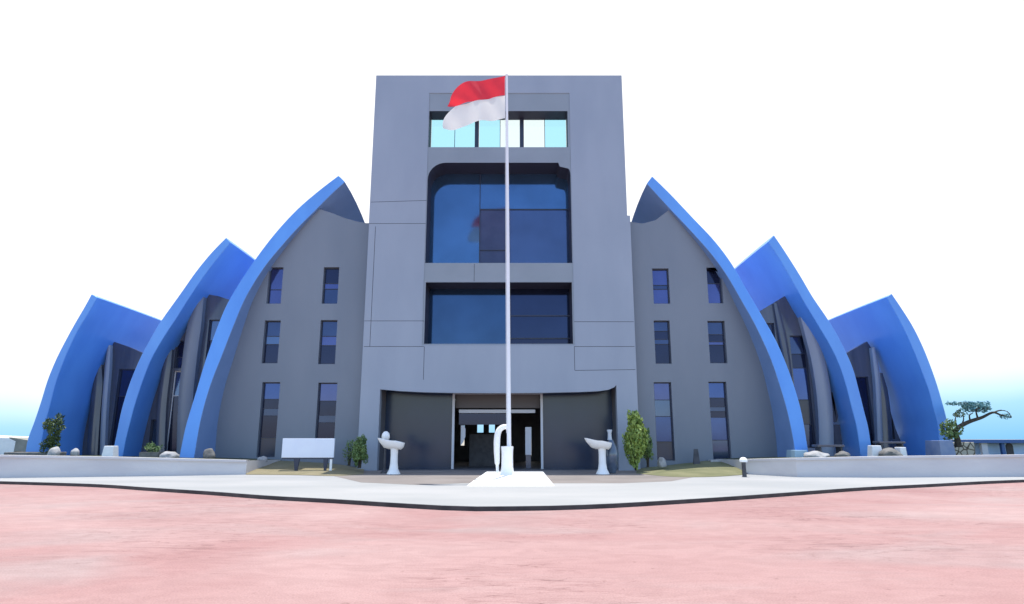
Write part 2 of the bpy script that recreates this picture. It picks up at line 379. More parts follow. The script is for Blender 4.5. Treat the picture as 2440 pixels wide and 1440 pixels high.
# ---- tower
xl_hi = PX(888, 350, YT); xr_hi = PX(1488, 350, YT)
xl = PX(871, 700, YT); xr = PX(1509, 700, YT)
zt = PZ(180, YT); zst_l = PZ(532, YT); zst_r = PZ(514, YT)
ent = [(902, 1117), (902, 928), (950, 932), (1010, 935), (1075, 936.5), (1190, 937), (1290, 936.5), (1380, 934.5), (1425, 932.5), (1450, 929), (1464, 923), (1472, 918), (1472, 1117)]
entw = []
for u, v in ent:
    x = PX(u, 1020, YT) if u in (902, 1472) else PX(u, v, YT); entw.append((x, 0.0 if v == 1117 else PZ(v, YT)))
tout = [(xl, 0)] + entw + [(xr, 0), (xr, zst_r), (xr_hi, zst_r), (xr_hi, zt), (xl_hi, zt), (xl_hi, zst_l), (xl, zst_l)]
bx0 = PX(1013, 560, YT); bx1 = PX(1364, 560, YT); bz0 = PZ(823, YT); bz1 = PZ(222, YT)
tw = MB().prism(tout, [[(bx0, bz0), (bx1, bz0), (bx1, bz1), (bx0, bz1)]], YT, YT + 0.45)
# panel joints (dark sealant lines of the cladding)
def hj(u0, u1, v, v2=None):
    a = P(u0, v, YT); c = P(u1, v2 or v, YT); tw.prism([(a.x, a.z - .012), (c.x, c.z - .012), (c.x, c.z + .012), (a.x, a.z + .012)], [], YT - .003, YT + .01, 1)
def vj(u, v0, v1):
    x = PX(u, (v0 + v1) / 2, YT); tw.box(x - .012, x + .012, YT - .0032, YT + .01, PZ(v1, YT), PZ(v0, YT), 1)
hj(884, 1016, 482, 478); hj(880, 1014, 533); hj(868, 1010, 765); hj(867, 1010, 826); hj(1368, 1510, 767); hj(1368, 1512, 826); hj(1370, 1514, 883, 881)
vj(888, 540, 826); vj(1010, 826, 905); vj(1369, 826, 883)
tw.build('tower_wall', [wall_m, joint_m], B)
# sides, back and roof of the tower
zroof = PZ(352, YT + 1.1) - 0.35
tb = MB()
tb.box(xl_hi + .01, xl_hi + .4, YT + .45, YT + 13, 0, zt - .01); tb.box(xr_hi - .4, xr_hi - .01, YT + .45, YT + 13, 0, zt - .01)
tb.box(xl_hi + .4, xr_hi - .4, YT + 12.6, YT + 13, 4.6, zroof); tb.box(xl_hi + .4, bx0 - .01, YT + .45, YT + .9, bz0, zt - .01); tb.box(bx1 + .01, xr_hi - .4, YT + .45, YT + .9, bz0, zt - .01)
tb.box(xl_hi + .4, xr_hi - .4, YT + 2.3, YT + 12.6, zroof - .4, zroof - .05)
tb.build('side_wall', wall_m, B)
# recessed middle bay with its three openings
YB = YT + 0.03; DB = 1.0
r_top = rect(1022, 265, 1353, 351, YB); r_low = rect(1012.5, 673, 1364, 822, YB)
zl0 = PZ(627, YB); zl1 = PZ(388, YB); bgx0, bgx1 = PX(1017, 500, YB), PX(1361, 500, YB)
big = [(bgx0, zl0), (bgx1, zl0)]
rr = 0.95; rq = 0.75
big += [(bgx1, zl1 - rq)] + [(bgx1 - rq * .15 * (1 - math.cos(a)), zl1 - rq + rq * .55 * math.sin(a)) for a in (.5, 1.0, 1.5)]
big += [(bgx1 - rq * .75, zl1 - .22), (bgx1 - rq * .85, zl1)]
for k in range(0, 9):
    a = math.pi / 2 + k * math.pi / 16; big.append((bgx0 + rr + rr * math.cos(a), zl1 - rr + rr * math.sin(a)))
low_l = [(max(r_low[0], bx0 + .02), r_low[2] + .05), (min(r_low[1], bx1 - .02), r_low[2] + .05), (min(r_low[1], bx1 - .02), r_low[3]), (max(r_low[0], bx0 + .02), r_low[3])]
bw = MB().prism([(bx0, bz0), (bx1, bz0), (bx1, bz1), (bx0, bz1)], [rloop(r_top), big, low_l], YB, YB + DB, 0, 2)
ztr = r_top[2] - .35
bw.prism([(bx0, bz0), (bx1, bz0), (bx1, ztr), (bx0, ztr)], [big, low_l], YB + DB, YB + 1.6, 2, 2)
xj = PX(1130, 650, YB); bw.box(xj - .012, xj + .012, YB - .003, YB + .01, PZ(671, YB), PZ(629, YB), 1)
bw.build('bay_wall', [bay_m, joint_m, reveal_m], B)

def window(parent, x0, x1, z0, z1, Y, panes, fw=0.05, fm=None, name='window', cols=None):
    """frame mesh + panes (fractions from top, material); one window part with pane sub-parts"""
    fm = fm or frame_d; m = MB()
    m.box(x0, x0 + fw, Y, Y + .08, z0, z1); m.box(x1 - fw, x1, Y, Y + .08, z0, z1)
    m.box(x0 + fw, x1 - fw, Y, Y + .08, z0, z0 + fw); m.box(x0 + fw, x1 - fw, Y, Y + .08, z1 - fw, z1)
    tot = z1 - z0 - 2 * fw; zc = z1 - fw; ps = []
    for i, (fr_, mm) in enumerate(panes):
        zb = zc - tot * fr_
        if i < len(panes) - 1: m.box(x0 + fw, x1 - fw, Y + .005, Y + .075, zb - fw * .35, zb + fw * .35)
        ps.append((zb, zc, mm)); zc = zb
    wo = m.build(name, fm, parent)
    for zb, zc, mm in ps:
        tilt = random.uniform(-.006, .006)
        pm = MB().add([(x0 + fw * .8, Y + .045 + tilt, zb), (x1 - fw * .8, Y + .045 - tilt, zb), (x1 - fw * .8, Y + .045 - tilt, zc), (x0 + fw * .8, Y + .045 + tilt, zc),
                       (x0 + fw * .8, Y + .06, zb), (x1 - fw * .8, Y + .06, zb), (x1 - fw * .8, Y + .06, zc), (x0 + fw * .8, Y + .06, zc)],
                      [(0, 1, 2, 3), (5, 4, 7, 6), (0, 4, 5, 1), (1, 5, 6, 2), (2, 6, 7, 3), (3, 7, 4, 0)])
        pm.build('pane', mm, wo)
    return wo
# roof-terrace screen: three pairs of clear panes
YP = YB + DB - .12
X = lambda u, v=320: PX(u, v, YB)
mull = MB()
for u0, u1 in ((1129, 1139), (1239, 1249)): mull.box(X(u0), X(u1), YP - .06, YP + .06, r_top[2], r_top[3])
for u in (1080, 1191, 1300): mull.box(X(u) - .015, X(u) + .015, YP - .03, YP + .03, r_top[2], r_top[3])
mull.box(r_top[0], r_top[1], YP - .05, YP + .05, r_top[2] - .01, r_top[2] + .05)
sc = mull.build('terrace_screen', frame_d, B); sub(sc, 'see-through top opening with pale cyan glass panes')
for u0, u1, mm in ((1022, 1080, gl), (1080, 1130, gl), (1139, 1191, gl), (1191, 1240, gl2), (1249, 1300, gl2), (1300, 1353, gl)):
    MB().box(X(u0) + .016, X(u1) - .016, YP - .008, YP + .008, r_top[2] + .05, r_top[3]).build('pane', mm, sc)
# big window
YP = YB + 1.6 - .1
fm_ = MB(); 
for u in (1140, 1206): x = PX(u, 500, YB); fm_.box(x - .02, x + .02, YP - .06, YP + .02, zl0 - .05, zl1 + .05)
xa, xb, xc, xd = bgx0 - .05, PX(1140, 500, YB), PX(1206, 500, YB), bgx1 + .05
fm_.box(xb, xc, YP - .05, YP + .02, PZ(577, YB) - .02, PZ(577, YB) + .02)
fm_.box(xb, xd, YP - .05, YP + .02, PZ(476, YB) - .03, PZ(476, YB) + .03)
wb = fm_.build('window', frame_d, B); sub(wb, 'tall tower window with a rounded upper left corner')
zt2 = PZ(476, YB)
for x0, x1, z0, z1, mm in ((xa, xb, zl0 - .05, zl1 + .1, g_blue), (xb, xd, zt2, zl1 + .1, g_blue), (xb, xc, PZ(577, YB), zt2, g_reflect), (xb, xc, zl0 - .05, PZ(577, YB), g_reflect), (xc, xd, zl0 - .05, zt2, g_mid)):
    MB().box(x0 + .004, x1 - .004, YP, YP + .03, z0 + .004, z1 - .004).build('pane', mm, wb)
# lower window
fm_ = MB(); x0, x1, z0, z1 = low_l[0][0], low_l[1][0], low_l[0][1], low_l[2][1]
xm = PX(1208, 740, YB); fm_.box(xm - .04, xm + .04, YP - .05, YP + .02, z0, z1)
for v in (740, 796): z = PZ(v, YB); fm_.box(xm + .04, x1, YP - .05, YP + .02, z - .03, z + .03)
fm_.box(x0, x1, YP - .05, YP + .02, z0, z0 + .05)
wl = fm_.build('window', frame_d, B); sub(wl, 'wide lower tower window, blue left half and dark right half')
for a, c, z_0, z_1, mm in ((x0 - .02, xm, z0 - .02, z1 + .02, g_low), (xm, x1 + .02, PZ(740, YB), z1 + .02, g_dusk), (xm, x1 + .02, PZ(796, YB), PZ(740, YB), g_dusk), (xm, x1 + .02, z0 - .02, PZ(796, YB), g_dark)):
    MB().box(a + .004, c - .004, YP, YP + .03, z_0 + .004, z_1 - .004).build('pane', mm, wl)
MB().box(bx0 - .3, bx1 + .3, YB + 1.61, YB + 1.8, bz0 - .2, ztr - .02).build('bay_backing', dark_in, B)

# ---- entrance: recess, glazed side screens, door bay and lobby
YE = YT + 1.6
ex0, ex1 = entw[0][0], entw[-1][0]; ezt = PZ(917, YT)
lob = MB()
lob.box(ex0 - .3, ex0 - .004, YT + .45, YE, 0, ezt + .3); lob.box(ex1 + .004, ex1 + .3, YT + .45, YE, 0, ezt + .3)
lob.box(ex0 - .3, ex1 + .3, YT + .45, YT + 12.5, ezt + .02, ezt + .3)
X = lambda u, v=1030, Y=YE: PX(u, v, Y)
lx0, lx1 = X(1084), X(1288)
lob.box(lx0 - 2.2, lx0 - 2, YE + .3, YT + 12.6, 0, ezt + .02); lob.box(lx1 + 2, lx1 + 2.2, YE + .3, YT + 12.6, 0, ezt + .02)
Yb = YT + 12.6; Xb = lambda u: PX(u, 1020, Yb); Zb = lambda v: PZ(v, Yb)
ho = []
for u0, u1, v0, v1 in ((1098, 1107, 1014, 1062), (1137, 1152, 1012, 1031), (1165, 1179, 1012, 1031), (1253, 1266, 1018, 1085)):
    ho.append([(Xb(u0), Zb(v1)), (Xb(u1), Zb(v1)), (Xb(u1), Zb(v0)), (Xb(u0), Zb(v0))])
lob.prism([(lx0 - 2, 0), (lx1 + 2, 0), (lx1 + 2, ezt), (lx0 - 2, ezt)], ho, Yb, Yb + .3)
lob.box(xl_hi + .4, lx0 - 2.2, Yb, Yb + .39, 0, 4.6); lob.box(lx1 + 2.2, xr_hi - .4, Yb, Yb + .39, 0, 4.6)
lob.add([(ex0, YT + .45, GZ + .008), (ex1, YT + .45, GZ + .008), (ex1, Yb, GZ + .008), (ex0, Yb, GZ + .008)], [(0, 1, 2, 3)])
lob.build('lobby', dark_in, B)
en = MB()
en.box(X(1080) - .06, X(1291) + .06, YE - .1, YE + .02, PZ(940, YE) , PZ(940, YE) + .6)
eo = en.build('entrance', frame_w, B); sub(eo, 'wide entrance with dark glazed screens and two pale posts')
for u in (1080, 1291): MB().box(X(u) - .06, X(u) + .06, YE - .12, YE + .02, GZ, PZ(940, YE) - .003).build('post', frame_w, eo)
for a, c in ((ex0 - .25, X(1080) - .06), (X(1291) + .06, ex1 + .25)):
    MB().box(a, c, YE, YE + .05, GZ, ezt + .1).build('side_screen', g_black, eo)
MB().box(X(1080) + .06, X(1291) - .06, YE + .3, YE + .5, PZ(972, YE), ezt + .02).build('lintel', brown_in, eo)
MB().box(X(1092), X(1276), YE + .2, YE + .3, PZ(984, YE), PZ(976, YE)).build('beam', frame_w, eo)
MB().box(X(1092), X(1212), YE + .32, YE + .36, PZ(1012, YE), PZ(985, YE)).build('transom', g_dark, eo)
MB().box(X(1110), X(1183), YE + 3.0, YE + 3.6, GZ, PZ(1035, YE + 3)).build('reception_desk', stone_d, eo)
dm = MB(); dm.box(X(1252), X(1266), YE + .30, YE + .36, GZ + .7, PZ(1018, YE)); dm.build('door_leaf', frame_w, eo)
dm = MB(); dm.box(X(1253), X(1265), YE + .30, YE + .34, GZ + .02, GZ + .7); dm.build('door_leaf', fin_m, eo)
dm = MB(); dm.prism([(X(1097), PZ(1062, YE)), (X(1103), PZ(1054, YE)), (X(1108), PZ(1040, YE)), (X(1108), PZ(1022, YE)), (X(1104), PZ(1014, YE)), (X(1097), PZ(1014, YE))], [], YE + .3, YE + .36); dm.build('door_leaf', frame_w, eo)

# ---- wings
L1o = [(426, 1094), (442, 1017), (465, 940), (490, 857), (522, 768), (550, 708), (606, 621), (657, 554), (709, 498), (760, 454), (807, 418)]
L1i = [(462, 1094), (478, 1001), (501, 919), (527, 852), (557, 775), (586, 708), (627, 641), (668, 590), (709, 544), (750, 503), (791, 462), (822, 434)]
R1o = [(1929, 1094), (1913, 996), (1897, 934), (1876, 873), (1849, 811), (1814, 749), (1778, 688), (1742, 626), (1701, 572), (1650, 518), (1598, 463), (1554, 420)]
R1i = [(1897, 1094), (1890, 1047), (1876, 981), (1858, 919), (1835, 852), (1800, 776), (1768, 719), (1732, 657), (1695, 606), (1650, 555), (1598, 500), (1541, 438)]
L2o = [(266, 1092), (278, 1031), (290, 974), (310, 910), (334, 853), (356, 812), (382, 767), (431, 698), (467, 647), (503, 603), (539, 566)]
L2i = [(292, 1092), (298, 1055), (308, 1014), (322, 962), (342, 902), (362, 853), (390, 804), (421, 757), (452, 708), (483, 662), (514, 621), (549, 578)]
R2o = [(2080, 1092), (2070, 1022), (2060, 982), (2048, 934), (2034, 882), (2017, 841), (1997, 801), (1971, 758), (1937, 708), (1907, 657), (1871, 600), (1844, 560)]
R2i = [(2052, 1092), (2042, 1022), (2030, 974), (2017, 922), (2001, 873), (1981, 829), (1953, 781), (1921, 728), (1889, 672), (1860, 621), (1830, 577)]
L3o = [(58, 1092), (66, 1047), (81, 1006), (97, 958), (113, 906), (133, 857), (153, 817), (177, 773), (201, 732), (218, 701)]
L3i = [(95, 1092), (99, 1051), (107, 1010), (119, 966), (131, 918), (147, 873), (165, 829), (187, 785), (209, 749), (232, 709)]
R3o = [(2272, 1092), (2264, 1040), (2255, 994), (2243, 950), (2231, 910), (2215, 865), (2197, 821), (2175, 777), (2150, 737), (2125, 700)]
R3i = [(2240, 1092), (2238, 1050), (2235, 1014), (2225, 974), (2213, 930), (2197, 886), (2181, 845), (2162, 801), (2142, 761), (2112, 708)]
def shell(op, ip, yf, depth, droop, label, dark=False):
    n = 48; o = resample([P(u, v, yf(v)) for u, v in op], n); i = resample([P(u, v, yf(v)) for u, v in ip], n)
    zb = min(o[0].z, i[0].z); K = 8; vs = []; fs = []
    for j in range(n):
        for k in range(K + 1):
            d = depth * k / K; s = 1 - droop * (d / 5) ** 2
            for p in (o[j], i[j]): vs.append((p.x, p.y + d, zb + (p.z - zb) * s))
    def id(j, k, q): return (j * (K + 1) + k) * 2 + q
    for j in range(n - 1):
        for k in range(K):
            fs.append((id(j, k, 1), id(j, k + 1, 1), id(j + 1, k + 1, 1), id(j + 1, k, 1)))
    ns = len(fs)
    for j in range(n - 1):
        for k in range(K):
            fs.append((id(j, k, 0), id(j + 1, k, 0), id(j + 1, k + 1, 0), id(j, k + 1, 0)))
        fs.append((id(j, 0, 0), id(j, 0, 1), id(j + 1, 0, 1), id(j + 1, 0, 0)))
        fs.append((id(j, K, 0), id(j + 1, K, 0), id(j + 1, K, 1), id(j, K, 1)))
    for k in range(K):
        for j in (0, n - 1): fs.append((id(j, k, 0), id(j, k + 1, 0), id(j, k + 1, 1), id(j, k, 1)))
    mb = MB().add(vs, fs)
    if dark: mb.m[:ns] = [1] * ns  # underside faces get the blue with shade painted in
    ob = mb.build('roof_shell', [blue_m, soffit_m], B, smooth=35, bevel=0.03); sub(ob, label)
    return i
yf1 = lambda v: 30.2 + 1.9 * min(1, max(0, (1092 - v) / 590.0))
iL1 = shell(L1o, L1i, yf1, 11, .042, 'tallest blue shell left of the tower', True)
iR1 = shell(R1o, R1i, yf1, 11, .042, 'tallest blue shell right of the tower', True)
iL2 = shell(L2o, L2i, lambda v: 31.8, 11, .008, 'middle blue shell of the left row'); iR2 = shell(R2o, R2i, lambda v: 31.8, 11, .008, 'middle blue shell of the right row')
iL3 = shell(L3o, L3i, lambda v: 33.0, 11, .006, 'lowest blue shell at the left end'); iR3 = shell(R3o, R3i, lambda v: 33.0, 11, .006, 'lowest blue shell at the right end')

def wing(inner, topcurve, xin, side, wins, vtop):
    pts = [(p.x - side * -0.12, p.z) for p in inner if p.z < PZ(vtop, YW)]
    pts[0] = (pts[0][0], 0)
    out = pts + [(P(u, v, YW).x, P(u, v, YW).z) for u, v in topcurve] + [(xin, P(*topcurve[-1], YW).z), (xin, 0)]
    holes = [[(r[0], r[2]), (r[1], r[2]), (r[1], r[3]), (r[0], r[3])] for r, _ in wins]
    m = MB().prism(out, holes, YW, YW + .4)
    m.build('wing_wall', wing_m, B)
    MB().box(min(r[0] for r, _ in wins) - .3, max(r[1] for r, _ in wins) + .3, YW + .401, YW + .6, 0.2, PZ(620, YW)).build('window_backing', dark_in, B)
    for r, pn in wins: window(B, r[0] + .002, r[1] - .002, r[2] + .002, r[3] - .002, YW + .2, pn)
    return out
A = [(.45, g_sky), (.12, g_plum), (.43, g_sky)]
Bp = [(.22, g_plum), (.2, g_dark), (.12, g_plum), (.46, g_dark)]
C1 = [(.22, g_win), (.13, g_dark), (.1, g_plum), (.30, g_dark), (.25, g_black)]
C2 = [(.24, g_sky), (.20, g_dark), (.1, g_plum), (.46, g_dark)]
D1 = [(.22, g_sky), (.22, g_mid), (.33, g_win), (.23, g_black)]
D2 = [(.20, g_win), (.12, g_dark), (.06, g_plum), (.08, g_dark), (.30, g_win), (.24, g_mid)]
lw = [(rect(638, 637, 672, 724, YW), [(.6, g_sky), (.4, g_sky)]), (rect(769, 637, 806, 724, YW), [(.42, g_dark), (.16, g_sky), (.42, g_plum)]),
      (rect(627, 764, 665, 866, YW), [(.35, g_plum), (.2, g_mid), (.45, g_dark)]), (rect(761, 763, 801, 868, YW), [(.35, g_plum), (.22, g_sky), (.43, g_dark)]),
      (rect(618, 911, 661, 1090, YW), C1), (rect(753, 912, 799, 1090, YW), C2)]
rw = [(rect(1556, 640, 1595, 724, YW), A), (rect(1686, 638, 1721, 723, YW), [(.42, g_dark), (.58, g_sky)]),
      (rect(1560, 764, 1598, 867, YW), Bp), (rect(1689, 765, 1730, 866, YW), [(.3, g_plum), (.18, g_dark), (.08, g_sky), (.44, g_dark)]),
      (rect(1562, 911, 1604, 1098, YW), D1), (rect(1694, 910, 1737, 1096, YW), D2)]
wing(iL1, [(760, 498), (791, 508), (822, 520), (850, 528), (872, 532)], xl + .6, -1, lw, 508)
wing(iR1, [(1596, 499), (1562, 525), (1531, 533), (1503, 529)], xr - .6, 1, rw, 505)
# flat roofs between tower and shells and rear walls
rz = PZ(534, YW) - .35
for s, xi, xo in ((-1, xl, PX(720, 534, YW)), (1, xr, PX(1640, 534, YW))):
    MB().box(min(xi, xo), max(xi, xo), YW + .41, YW + 8.5, rz - .3, rz).build('flat_roof', wall_m, B)

# ---- recessed grey end walls under the outer shells
def endwall(outpx, Y, wins, fins, side):
    out = [(P(u, v, Y).x, P(u, v, Y).z) for u, v in outpx]
    holes = [rloop(rect(*wr, Y)) for wr, _, _ in wins]
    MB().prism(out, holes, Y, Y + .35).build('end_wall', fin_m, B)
    for wr, pn, fmx in wins:
        r = rect(*wr, Y); window(B, r[0] + .002, r[1] - .002, r[2] + .002, r[3] - .002, Y + .12, pn, fm=fmx)
    for pts, wd, dp, mm in fins:
        a = resample([P(u, v, Y) for u, v in pts], 24); m = MB(); vs = []; fs = []
        hw = wd / 2
        for i, p in enumerate(a):
            q = hw * min(1, .55 + i / 10)
            vs += [(p.x - q, Y - dp, p.z), (p.x - q * .3, Y - dp - q * .5, p.z), (p.x + q * .3, Y - dp - q * .5, p.z), (p.x + q, Y - dp, p.z), (p.x + q, Y - .004, p.z), (p.x - q, Y - .004, p.z)]
        for i in range(23):
            for k in range(6): fs.append((i * 6 + k, i * 6 + (k + 1) % 6, (i + 1) * 6 + (k + 1) % 6, (i + 1) * 6 + k))
        fs += [(0, 1, 2, 3, 4, 5), tuple(23 * 6 + k for k in (5, 4, 3, 2, 1, 0))]
        m.add(vs, fs).build('fin', mm, B, smooth=40)
Ye = 33.3
endwall([(330, 1100), (342, 1045), (358, 970), (380, 890), (404, 815), (438, 742), (478, 699), (520, 706), (570, 722), (570, 1100)], Ye,
        [((403, 884, 441, 1082), [(.3, g_mid), (.7, g_dark)], frame_w), ((417, 812, 443, 878), [(.6, g_dark), (.4, g_plum)], frame_d), ((494, 762, 522, 860), [(.5, g_mid), (.5, g_dark)], frame_d), ((356, 1000, 374, 1080), [(1, g_black)], frame_d)],
        [([(484, 706), (470, 780), (458, 870), (450, 960), (446, 1095)], .75, .35, wing_m), ([(410, 820), (398, 900), (390, 980), (386, 1095)], .45, .2, fin_m)], -1)
endwall([(2020, 1100), (2012, 1050), (1998, 985), (1975, 915), (1950, 850), (1920, 780), (1878, 701), (1815, 739), (1770, 768), (1770, 1100)], Ye,
        [((1894, 800, 1932, 1068), [(.16, g_plum), (.13, g_dark), (.29, g_win), (.22, g_black), (.2, g_plum)], frame_d), ((1982, 1012, 2004, 1064), [(1, g_sky)], frame_w), ((1822, 770, 1850, 900), [(1, g_dark)], frame_d), ((1982, 935, 1990, 1006), [(1, g_black)], frame_d), ((1838, 930, 1880, 1085), [(.7, g_dark), (.3, g_black)], frame_d)],
        [([(1846, 724), (1862, 800), (1874, 880), (1882, 980), (1885, 1095)], .4, .15, fin_m), ([(1908, 752), (1936, 830), (1953, 920), (1960, 1000), (1962, 1095)], .75, .35, wall_m)], 1)
Ye3 = 36.2
endwall([(192, 1100), (202, 1014), (218, 942), (231, 886), (250, 836), (272, 815), (310, 828), (360, 850), (360, 1100)], Ye3,
        [((272, 880, 320, 1064), [(.35, g_plum), (.65, g_dark)], frame_d), ((218, 1000, 232, 1070), [(1, g_black)], frame_d)],
        [([(266, 824), (260, 900), (254, 980), (250, 1095)], .28, .25, wall_m), ([(240, 870), (236, 930), (230, 1000), (224, 1095)], .6, .2, fin_m)], -1)
endwall([(2156, 1100), (2146, 1051), (2134, 1022), (2118, 966), (2098, 894), (2080, 834), (2066, 814), (2018, 841), (1980, 860), (1980, 1100)], Ye3,
        [((2040, 898, 2078, 1062), [(1, g_dark)], frame_d), ((2116, 1000, 2130, 1046), [(1, g_black)], frame_d)],
        [([(2074, 830), (2084, 900), (2088, 980), (2092, 1095)], .3, .3, wall_m), ([(2092, 890), (2102, 950), (2108, 1010), (2112, 1095)], .55, .2, fin_m)], 1)

# ------------------------------------------------------------------ flagpole, plinth, flag
YF = 25.0; gz = GZ
pb = P(1213, 1064, YF); pt = P(1207.5, 181, YF)
pl = MB(); a0, a1 = G(1112, 1158, GZ), G(1322, 1158, GZ); b0, b1 = G(1150, 1138, GZ), G(1304, 1138, GZ)
H = .16; ins = .22
pl.add([(a0.x, a0.y, GZ), (a1.x, a1.y, GZ), (b1.x, b1.y + 1.5, GZ), (b0.x, b0.y + 1.5, GZ), (a0.x + ins, a0.y + ins, GZ + H), (a1.x - ins, a1.y + ins, GZ + H), (b1.x - .1, b1.y + 1.3, GZ + H), (b0.x + .1, b0.y + 1.3, GZ + H)],
       [(0, 1, 5, 4), (1, 2, 6, 5), (2, 3, 7, 6), (3, 0, 4, 7), (4, 5, 6, 7)])
tag(pl.build('plinth', white_m, bevel=.02), 'low white stepped plinth under the flagpole pedestal', 'plinth')
fp = thing('flagpole', (pb.x, YF, GZ + H), 'tall slim white flagpole on a white round pedestal before the tower', 'flagpole')
z0 = GZ + H; zp = pb.z
MB().lathe((pb.x - .07, YF, z0), [(.34, 0), (.30, .04), (.25, .12), (.225, .3), (.22, .6), (.222, .85), (.24, zp - z0 - .03), (.235, zp - z0), (.12, zp - z0 + .005)], 28).build('pedestal', white_m, fp, smooth=40)
MB().tube([(pb.x, YF, zp - .02), (pb.x * .5 + pt.x * .5 + .0, YF, (zp + pt.z) / 2), (pt.x, YF, pt.z)], [.085, .07, .045], 14).build('pole', steel_m, fp, smooth=40)
MB().lathe((pt.x, YF, pt.z - .02), [(.02, 0), (.06, .03), (.07, .07), (.05, .11), (.01, .13)], 12).build('finial', steel_m, fp, smooth=60)
MB().tube([(pb.x - .1, YF - .06, zp + .5), (pt.x - .075, YF - .04, pt.z - .1)], .008, 5).build('halyard', steel_m, fp)
# white bent arm beside the pole (hose-like arch)
ar = resample([P(1213, 1022, YF), P(1205, 1017, YF), P(1195, 1020, YF), P(1188, 1028, YF), P(1184.5, 1045, YF), P(1184, 1070, YF), P(1184.5, 1095, YF), P(1185.5, 1127, YF)], 30)
arm = MB().tube([(p.x, YF + .02, p.z) for p in ar], [.085 + .04 * math.sin(math.pi * min(1, i / 26)) - .03 * (i > 24) for i in range(30)], 12)
tag(arm.build('arched_post', white_m, smooth=50), 'white arched post bent over beside the foot of the flagpole', 'post')
# flag
top = resample([P(u, v, YF) for u, v in [(1204, 181), (1180, 184), (1150, 190), (1115, 198), (1090, 210), (1076, 227), (1070, 246)]], 30)
mid = resample([P(u, v, YF) for u, v in [(1204, 228), (1183, 229), (1165, 236), (1140, 243), (1115, 246), (1090, 249), (1071, 252)]], 30)
mid2 = resample([P(u, v, YF) for u, v in [(1204, 228), (1183, 229), (1165, 236), (1140, 243), (1115, 246), (1098, 248), (1084, 250)]], 30)
bot = resample([P(u, v, YF) for u, v in [(1204, 282), (1183, 286), (1155, 289), (1130, 295), (1105, 303), (1082, 307), (1055, 304)]], 30)
fl = thing('flag', (pt.x, YF, pt.z - 1.6), 'red over white flag blowing left from the pole top', 'flag')
def cloth(a, c, nm, m, ph):
    vs = []; fs = []; K = 10
    for i in range(30):
        for k in range(K + 1):
            p = a[i].lerp(c[i], k / K); s = i / 29
            bulge = (0.34 if ph else 0.16) * math.sin(math.pi * k / K) * s ** 4
            y = .13 * math.sin(s * 7.5 + .6 * (k / K + ph)) * min(1, s * 3) + .03 * math.sin(s * 19 + k * .35)
            vs.append((p.x - bulge * .6, p.y + y, p.z))
    fs = [(i * (K + 1) + k, (i + 1) * (K + 1) + k, (i + 1) * (K + 1) + k + 1, i * (K + 1) + k + 1) for i in range(29) for k in range(K)]
    o = MB().add(vs, fs).build(nm, m, fl, smooth=80)
    return o
cloth(top, mid, 'red_band', red_m, 0); cloth(mid2, bot, 'white_band', flagw_m, 1)

# ------------------------------------------------------------------ leaf clouds
def leaves(c, r, n, size, m, name, parent, seed, shape=None, up=0.0):
    rnd = random.Random(seed); mb = MB()
    cl = [Vector((rnd.gauss(0, .5), rnd.gauss(0, .5), rnd.gauss(0, .5))) for _ in range(14)]
    k = 0
    while k < n:
        q = Vector((rnd.uniform(-1, 1), rnd.uniform(-1, 1), rnd.uniform(-1, 1)))
        d = q.length
        lim = 0.72 + 0.42 * noise.noise(q * 1.9 + Vector((seed, 0, 0)))
        if d > lim or (d < .35 and rnd.random() < .7): continue
        p = Vector((c[0] + q.x * r[0], c[1] + q.y * r[1], c[2] + q.z * r[2]))
        a = Vector((rnd.gauss(0, 1), rnd.gauss(0, 1), rnd.gauss(0, 1) + up)).normalized(); b_ = a.orthogonal().normalized()
        b_.rotate(__import__('mathutils').Quaternion(a, rnd.uniform(0, 6.28)))
        s = size * rnd.uniform(.6, 1.3)
        mb.add([p - a * s, p + b_ * s * .45, p + a * s, p - b_ * s * .45], [(0, 1, 2, 3)]); k += 1
    return mb.build(name, m, parent, normals=False)
def bush(name, u, vb, Y, w_, h, m, label, seed, n=1500, size=.06, cat='shrub', up=.6):
    x = PX(u, vb, Y); z = PZ(vb, Y)
    t_ = thing(name, (x, Y, z), label, cat)
    leaves((x, Y, z + h * .53), (w_ * .72, w_ * .7, h * .55), n, size, m, 'foliage', t_, seed, up=up)
    sm = MB(); rnd = random.Random(seed)
    for k in range(6): sm.tube([(x + rnd.uniform(-.06, .06), Y + rnd.uniform(-.06, .06), z - .03), (x + rnd.uniform(-.3, .3) * w_, Y + rnd.uniform(-.3, .3) * w_, z + h * rnd.uniform(.4, .7))], [.025, .01], 6)
    sm.build('stem', bark_m, t_)
    return t_
bush('shrub', 856, 1114, 29.5, .68, 1.42, leaf_m, 'dark green rounded shrub right of the white sign board', 3, n=2200)
bush('shrub', 832, 1108, 30.4, .5, 1.2, leaf_m, 'thin pale shrub just behind the white sign board', 5, n=420, size=.05)
bush('shrub', 1516, 1120, 29.6, .86, 2.7, leafl_m, 'tall lime green oval shrub beside the dark urn', 8, n=3200, size=.085, up=2.0)
bush('shrub', 1545, 1112, 30.3, .42, 1.7, leaf_m, 'lower dark shrub right of the tall lime shrub', 11, n=900, size=.07, up=1.5)

